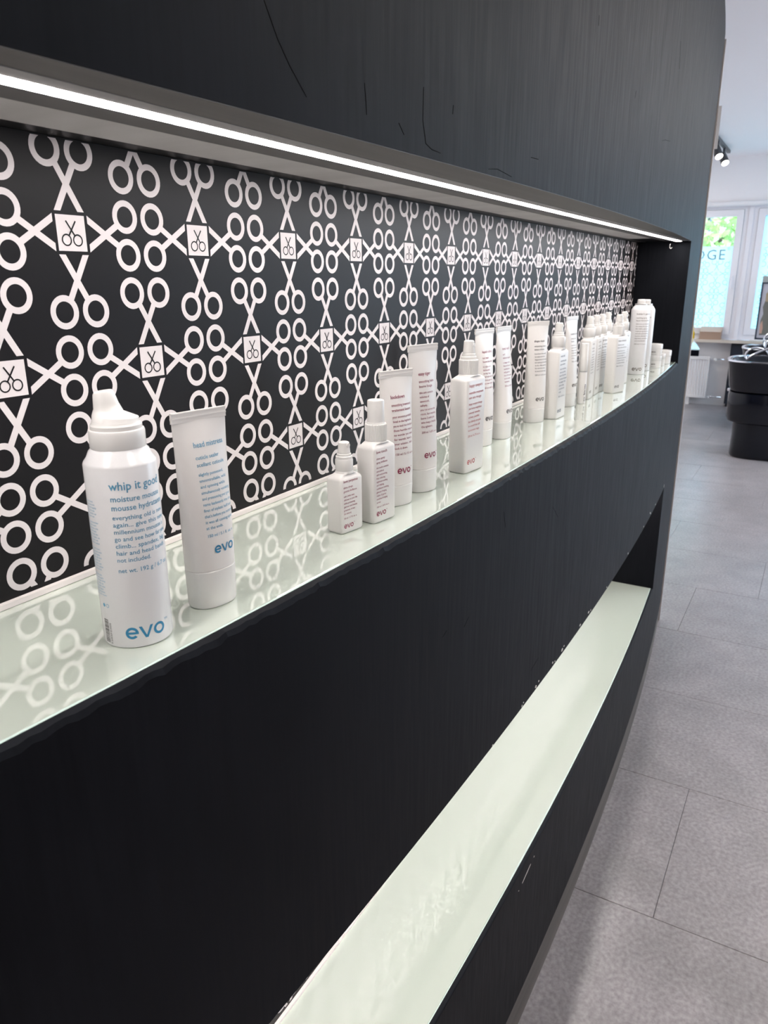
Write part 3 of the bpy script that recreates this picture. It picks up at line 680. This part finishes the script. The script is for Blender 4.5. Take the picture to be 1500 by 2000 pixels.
# roller blind cassette
c = thing('roller_blind', 'rolled up white blind tube mounted above the windows', 'blind', (X1-0.06, 0, 2.505))
tube('roll', [(0, -2.8, 0), (0, 1.8, 0)], 0.030, mat('blind_white', (0.85, 0.86, 0.90), 0.4), c, 20)
for yy in (1.80, -2.80): box('bracket', -0.03, 0.055, yy-0.01, yy+0.01, -0.03, 0.03, frame, c)
# radiator
rd = thing('radiator', 'white ribbed panel radiator below the window sill', 'radiator', (X1-0.14, 0, 0))
ry0, ry1, rz0, rz1 = 0.640, 1.55, 0.10, 0.640
radm = mat('radiator_white', (0.88, 0.86, 0.86), 0.4)
nr = 27; vs, fs = [], []
for i in range(nr*4+1):
    y = ry0+0.006+(ry1-ry0-0.012)*i/(nr*4); ph = i % 4
    xx = 0.0 if ph in (0, 1) else 0.012
    vs += [(xx, y, rz0+0.03), (xx, y, rz1-0.04)]
for i in range(nr*4): fs.append((2*i, 2*i+1, 2*i+3, 2*i+2))
mesh('ribbed_panel', vs, fs, radm, rd)
boxes('rim', [(-0.004, 0.06, ry0, ry1, rz1-0.04, rz1-0.012), (-0.004, 0.06, ry0, ry1, rz0, rz0+0.03), (0.0, 0.06, ry0, ry0+0.006, rz0+0.03, rz1-0.04), (0, 0.06, ry1-0.006, ry1, rz0+0.03, rz1-0.04), (0.05, 0.06, ry0, ry1, rz0, rz1-0.012)], radm, rd)
boxes('top_grille', [(0.0, 0.06, ry0+0.01+i*0.030, ry0+0.022+i*0.030, rz1-0.012, rz1) for i in range(29)]+[(-0.002, 0.004, ry0, ry1, rz1-0.012, rz1)], radm, rd)
tube('supply_pipe', [(0.03, ry0+0.02, rz1-0.03), (0.03, 0.46, rz1-0.03)], 0.009, chrome, rd); tube('return_pipe', [(0.03, ry0+0.02, rz0+0.02), (0.03, 0.44, rz0+0.02)], 0.009, chrome, rd)
v = tube('valve', [(0.03, 0.575, rz1-0.03), (-0.03, 0.570, rz1-0.03), (-0.05, 0.568, rz1-0.03)], [0.016, 0.019, 0.015], radm, rd, 14)
tube('valve', [(0.03, 0.60, rz0+0.02), (-0.02, 0.598, rz0+0.02)], [0.014, 0.014], radm, rd, 12)
for yy in (ry0+0.22, ry1-0.22): box('bracket', 0.02, 0.06, yy-0.02, yy+0.02, 0.0, rz0, radm, rd)
struct(box('baseboard_far', X1-0.018, X1, 0.41, 1.9, 0.0, 0.075, mat('base_white', (0.74, 0.72, 0.72), 0.5)))
# dark panelled unit under the sill
cb = thing('low_cabinet', 'dark navy cabinet under the sill right of the radiator pipes', 'cabinet', (X1-0.12, 0, 0))
cbm = mat('navy_board', (0.012, 0.016, 0.028), 0.4)
box('body', 0, 0.115, -1.6, 0.405, 0.04, 0.822, cbm, cb, 0.003); box('plinth', 0.02, 0.11, -1.58, 0.39, 0, 0.04, slotm, cb)
for k in range(3): box('door', -0.016, -0.001, 0.39-(k+1)*0.655+0.01, 0.39-k*0.655, 0.06, 0.80, cbm, cb, 0.003)
# things on the sill
b = thing('cardboard_box', 'closed brown cardboard box on the window sill', 'box', (X1-0.09, 0.670, 0.8625), R(2))
kr = mat('cardboard', (0.40, 0.27, 0.20), 0.75)
box('carton', -0.10, 0.08, -0.128, 0.128, 0, 0.098, kr, b, 0.002)
mesh('lid', [(-0.104, -0.132, 0.094), (-0.104, 0.132, 0.094), (0.084, 0.132, 0.150), (0.084, -0.132, 0.150), (-0.104, -0.132, 0.099), (-0.104, 0.132, 0.099), (0.084, 0.132, 0.155), (0.084, -0.132, 0.155), ], [(0, 1, 2, 3), (7, 6, 5, 4), (0, 4, 5, 1), (1, 5, 6, 2), (2, 6, 7, 3), (3, 7, 4, 0)], mat('cardboard_top', (0.52, 0.37, 0.29), 0.75), b)
for yy in (-0.1275, 0.1275): box('side_flap', -0.095, 0.08, yy-0.001, yy+0.001, 0.098, 0.118, kr, b)
t = thing('squeeze_bottle', 'yellow pointed squeeze bottle on the sill at the partition edge', 'bottle', (X1-0.14, 0.885, 0.8625))
ym = mat('yellow_plastic', (0.80, 0.55, 0.02), 0.35)
cyl('body', [(0.024, 0), (0.026, 0.004), (0.026, 0.075), (0.018, 0.095)], ym, t); cyl('nozzle', [(0.015, 0.095), (0.013, 0.110), (0.004, 0.190), (0.002, 0.192)], ym, t)
pm = mat('paper', (0.85, 0.86, 0.92), 0.6)
n = 14; vs = [(X1-0.185+0.16*j, 0.50-0.30*i/n, 0.8632+0.006*max(0, math.sin(i*0.9))*(1-j*0.6)) for i in range(n+1) for j in (0, 1)]
tag(mesh('paper_sheet', vs+[(a, b_, c_+0.0006) for a, b_, c_ in vs], [(2*i, 2*i+1, 2*i+3, 2*i+2) for i in range(n)]+[(2*i+2*n+2, 2*i+2*n+4, 2*i+2*n+5, 2*i+2*n+3) for i in range(n)], pm), 'wavy sheet of white paper lying on the sill right of the box', 'paper')
tag(box('paper_card', X1-0.16, X1-0.10, 0.835, 0.872, 0.8625, 0.8665, pm), 'small white card on the sill beside the yellow bottle', 'card')
# black desk with the window's reflection painted pale on its top, seen past the partition
d = thing('side_desk', 'black side desk with window reflection painted on its glossy top beyond the partition', 'desk', (8.70, 0.60, 0))
top = [(-0.02, 0.42), (-0.015, -0.008), (0.03, -0.092), (0.05, -0.088), (1.72, 0.24), (1.72, 0.42)]
topm = mat('desk_reflection', (0.55, 0.68, 0.70), 0.06, spec=0.8)
def prism(name, poly, z0, z1, m, parent):
    k = len(poly); return mesh(name, [(x, y, z0) for x, y in poly]+[(x, y, z1) for x, y in poly], [tuple(range(k-1, -1, -1)), tuple(range(k, 2*k))]+[(i, (i+1) % k, k+(i+1) % k, k+i) for i in range(k)], m, parent)
top = [(-0.02, 0.42), (0.03, -0.086), (1.72, 0.235), (1.72, 0.42)][::-1]
prism('top', top, 0.888, 0.90, topm, d)
prism('apron', [(x+0.004 if x < 1 else x-0.004, y+0.004 if y < 0.4 else y-0.004) for x, y in top], 0.825, 0.888, gloss, d)
for x, y in ((0.03, 0.40), (1.68, 0.40), (1.66, 0.27), (0.12, 0.30)): box('leg', x-0.02, x+0.02, y-0.02, y+0.02, 0, 0.825, gloss, d)

# backwash basins in a row
def washbasin(label, x, y, hoses):
    t = thing('washbasin', label, 'washbasin', (x, y, 0), 0, 'black backwash basins')
    loft('column', [(0, .250, .262, 3), (0.012, .262, .270, 3), (0.03, .268, .272, 3), (0.20, .272, .268, 3), (0.345, .280, .272, 3)], gloss, t, n=48)
    loft('collar', [(0.325, .27, .275, 3), (0.345, .32, .325, 3), (0.375, .335, .338, 3), (0.58, .338, .340, 3), (0.612, .330, .332, 3), (0.622, .30, .31, 3)], gloss, t, n=48)
    bw = loft('bowl', [(0.620, .28, .30, 3), (0.628, .325, .330, 3), (0.66, .340, .345, 3), (0.86, .362, .372, 3), (0.893, .372, .382, 3), (0.900, .368, .378, 3), (0.900, .335, .345, 3), (0.885, .322, .330, 3), (0.80, .26, .27, 2.6), (0.76, .10, .10, 2)], gloss, t, n=56)
    vs, fs = [], []; n = 64; A = sect(.378, .388, n, 3); B = sect(.350, .360, n, 3)
    for (xx, yy), (x2, y2) in zip(A, B): vs += [(xx, yy, 0.896), (xx*0.995, yy*0.995, 0.9065), (x2, y2, 0.9065), (x2, y2, 0.9005)]
    for i in range(n):
        for q in range(4): fs.append((i*4+q, i*4+(q+1) % 4, ((i+1) % n)*4+(q+1) % 4, ((i+1) % n)*4+q))
    shade(mesh('rim', vs, fs, chrome, t), 30)
    cyl('side_knob', [(0.022, 0.605), (0.026, 0.612), (0.026, 0.626), (0.020, 0.632)], chrome, t, 24, -0.10, 0.325)
    for pts in hoses: tube('shower_hose', spline([(p[0]-x, p[1]-y, p[2]) for p in pts], 6), 0.011, chrome, t, 10)
    cyl('tap', [(0.030, 0.90), (0.030, 0.93), (0.022, 0.95), (0.020, 1.0)], chrome, t, 24, 0.10, 0.02)
    return t
washbasin('glossy black backwash basin on a round column, nearest the partition', 7.86, -0.245,
    [[(7.70, -0.02, .915), (7.70, -0.02, .96), (7.70, -0.05, 1.00), (7.70, -0.11, 1.015), (7.72, -0.18, .985), (7.72, -0.22, .93)],
     [(7.62, -0.035, .912), (7.62, -0.08, .955), (7.62, -0.16, 1.0), (7.62, -0.24, 1.03), (7.62, -0.33, 1.03), (7.64, -0.40, .95)]])
washbasin('glossy black backwash basin behind, next to the window sill', 9.30, -0.235,
    [[(9.15, -0.07, .915), (9.15, -0.065, 1.00), (9.15, -0.10, 1.05), (9.15, -0.18, 1.075), (9.15, -0.30, 1.05), (9.15, -0.36, .93)],
     [(9.02, -0.09, .912), (9.02, -0.10, .97), (9.02, -0.15, 1.0), (9.02, -0.24, 1.0), (9.02, -0.32, .93)]])
# framed print standing on the sill side
f = thing('framed_print', 'dark framed print of a seated figure, cut by the right edge', 'picture', (10.02, 0, 0))
box('board', 0, 0.02, -0.62, 0.092, 0.93, 1.645, mat('board_grey', (0.30, 0.32, 0.31), 0.5), f)
boxes('frame', [(-0.012, 0, 0.075, 0.092, 0.93, 1.575), (-0.012, 0, -0.62, 0.075, 1.56, 1.575), (-0.012, 0, -0.62, 0.092, 0.93, 0.95), (-0.012, 0, -0.62, -0.603, 0.95, 1.56)], mat('frame_dark', (0.03, 0.04, 0.06), 0.4), f)
def patch(nm, pts, m, lay): mesh(nm, [(-0.001-lay*0.0008, y, z) for y, z in pts], [tuple(range(len(pts)))], m, f)
patch('printed_area', [(0.075, 0.95), (0.075, 1.56), (-0.60, 1.56), (-0.60, 0.95)], mat('print_haze', (0.42, 0.41, 0.46), 0.5), 1)
patch('printed_figure', [(0.05, 0.98), (0.055, 1.15), (0.035, 1.22), (0.05, 1.30), (0.03, 1.38), (-0.02, 1.43), (-0.10, 1.45), (-0.25, 1.40), (-0.27, 1.0)], mat('print_olive', (0.13, 0.13, 0.115), 0.5), 2)
patch('printed_figure', [(0.03, 1.36), (0.035, 1.45), (-0.02, 1.49), (-0.08, 1.46), (-0.06, 1.36)], mat('print_tan', (0.34, 0.27, 0.18), 0.5), 3)
patch('printed_figure', [(0.050, 1.00), (0.055, 1.10), (0.035, 1.15), (0.020, 1.06), (0.025, 1.0)], mat('print_skin', (0.45, 0.28, 0.22), 0.5), 3)
boxes('stand', [(0.02, 0.05, -0.30, -0.26, 0.0, 0.95), (-0.08, 0.15, -0.42, -0.14, 0.0, 0.02)], mat('frame_dark', (0, 0, 0)), f)

# ceiling track with spots
tk = thing('ceiling_track', 'dark ceiling track carrying spotlights near the window wall', 'track', (0, 0.66, ZC))
dk = mat('track_dark', (0.05, 0.05, 0.055), 0.4)
box('rail', 8.4, 10.35, -0.018, 0.018, -0.03, 0, dk, tk)
lens = mat('lamp_lens', (0.9, 0.9, 0.85), 0.4, emit=(1.0, 0.95, 0.82), es=6.0)
def spot(label, x, y, z, tilt):
    t = thing('track_spotlight', label, 'spotlight', (x, y, z), 0, 'track spotlights')
    box('adapter', -0.03, 0.03, -0.012, 0.012, -0.035, 0, dk, t)
    tube('arm', [(0, 0, -0.03), (0, 0, -0.07)], 0.008, dk, t)
    a = Vector((-math.sin(tilt)*0.8, -math.sin(tilt)*0.6, -math.cos(tilt))).normalized(); c = Vector((0, 0, -0.10))
    hd = tube('lamp_head', [c-a*0.06, c-a*0.055, c+a*0.075], [0.030, 0.040, 0.044], dk, t, 20)
    tube('lens', [c+a*0.0755, c+a*0.079], [0.039, 0.038], lens, hd, 20)
    return t
spot('black track spotlight with glowing lens, nearer the window wall', 9.95, 0.66, ZC-0.03, 0.7)
spot('black track spotlight partly hidden by the partition edge', 9.40, 0.66, ZC-0.03, 0.7)
tk2 = thing('ceiling_track', 'added ceiling track with fill lamps over the aisle, outside the picture', 'track', (0, -1.6, ZC))
box('rail', 0.4, 9.2, -0.018, 0.018, -0.03, 0, dk, tk2)
AISLE_FILL = 28.0  # unseen lamps over the aisle, added to fill the room with light
alens = mat('aisle_fill_lens', (0.9, 0.9, 0.88), 0.4, emit=(1.0, 0.93, 0.86), es=AISLE_FILL)
for k in range(5):
    o = thing('fill_lamp', 'added flat fill lamp over the aisle, %s' % ('nearest the rear wall', 'second from the rear wall', 'third from the rear wall', 'second from the window wall', 'nearest the window wall')[k], 'lamp', (0.6+k*1.95, -1.6, ZC-0.03), 0, 'added aisle fill lamps')
    box('housing', -0.25, 0.25, -0.25, 0.25, -0.05, 0, dk, o); box('lens', -0.24, 0.24, -0.24, 0.24, -0.054, -0.05, alens, o)

blens = mat('rear_fill_lens', (0.9, 0.9, 0.88), 0.4, emit=(1.0, 0.93, 0.87), es=36.0)  # hidden lamps added to brighten the window wall and far floor
tk3 = thing('ceiling_track', 'added ceiling track with fill lamps behind the partition, outside the picture', 'track', (0, 1.9, ZC))
box('rail', 4.6, 10.2, -0.018, 0.018, -0.03, 0, dk, tk3)
for k in range(3):
    o = thing('fill_lamp', 'added flat fill lamp behind the partition, %s' % ('farthest from the windows', 'middle of three', 'nearest the windows')[k], 'lamp', (5.4+k*2.0, 1.9, ZC-0.03), 0, 'added fill lamps behind the partition')
    box('housing', -0.25, 0.25, -0.25, 0.25, -0.05, 0, dk, o); box('lens', -0.24, 0.24, -0.24, 0.24, -0.054, -0.05, blens, o)

# ------------------------------------------------------------------ outside the window
gr = box('street_ground', X1+0.4, 60, -40, 40, -1.0, -0.9, mat('street_grey', (0.30, 0.30, 0.29), 0.9)); struct(gr)
barkm = mat('bark', (0.10, 0.075, 0.06), 0.9)
leafm = mat('leaf_green', (0.20, 0.42, 0.06), 0.6); noise(leafm, (1, 1, 1), 1.6, 3, 0.3, 0.7, (0.22, 0.46, 0.18), (0.55, 0.74, 0.26), obj=True)
def tree(label, x, y, r, zc, seed):
    rnd = random.Random(seed)
    t = thing('street_tree', label, 'tree', (x, y, -0.9))
    tube('trunk', spline([(0, 0, 0), (0.05, 0.03, zc*0.4), (-0.05, 0.0, zc*0.75), (0.0, 0.05, zc+0.9)], 5), [0.16-0.006*i for i in range(16)], barkm, t, 10)
    for k in range(7):
        a = k*0.95+rnd.random(); z = zc*0.72+rnd.random()*1.1; L = r*(0.6+0.35*rnd.random())
        tube('branch', spline([(0, 0, z), (math.cos(a)*L*0.4, math.sin(a)*L*0.4, z+0.35), (math.cos(a)*L*0.75, math.sin(a)*L*0.75, z+0.42), (math.cos(a)*L, math.sin(a)*L, z+0.75)], 4), [0.045-0.0027*i for i in range(13)], barkm, t, 6)
    vs, fs = [], []
    for c in range(46):
        while True:
            p = Vector((rnd.uniform(-1, 1), rnd.uniform(-1, 1), rnd.uniform(-1, 1)))
            if 0.3 < p.length < 1: break
        cpos = Vector((p.x*r, p.y*r, zc+0.9+p.z*r*0.85))
        for k in range(80):
            q = cpos+Vector((rnd.gauss(0, .26), rnd.gauss(0, .26), rnd.gauss(0, .20))); u = Vector((rnd.gauss(0, 1), rnd.gauss(0, 1), rnd.gauss(0, .6))).normalized(); w = u.cross(Vector((rnd.gauss(0, 1), rnd.gauss(0, 1), rnd.gauss(0, 1)))).normalized(); s = rnd.uniform(.07, .12)
            i = len(vs); vs += [tuple(q-u*s), tuple(q+w*s*0.45), tuple(q+u*s), tuple(q-w*s*0.45)]; fs.append((i, i+1, i+2, i+3))
    o = mesh('foliage', vs, fs, leafm, t); o['kind'] = 'stuff'
tree('leafy green street tree seen through the clear top of the window', 16.6, 1.9, 1.7, 3.1, 3)
hs = thing('house', 'pale house across the street behind the leafy tree', 'building', (30, 0, -0.9))
box('walls', 0, 8, -9, 14, 0, 9, mat('house_wall', (0.75, 0.72, 0.76), 0.9), hs)
boxes('roof', [(-0.4, 8.4, -9.4, 14.4, 9, 9.3)], mat('house_roof', (0.25, 0.17, 0.16), 0.9), hs)
for k in range(6):
    for zz in (1.2, 4.0, 6.6):
        wv = box('house_window', -0.05, 0.02, -7.6+k*3.6, -6.4+k*3.6, zz, zz+1.6, mat('house_frame', (0.5, 0.5, 0.52), 0.6), hs)
        box('pane', -0.06, -0.05, -7.5+k*3.6, -6.5+k*3.6, zz+0.1, zz+1.5, mat('house_pane', (0.10, 0.12, 0.15), 0.2), wv)
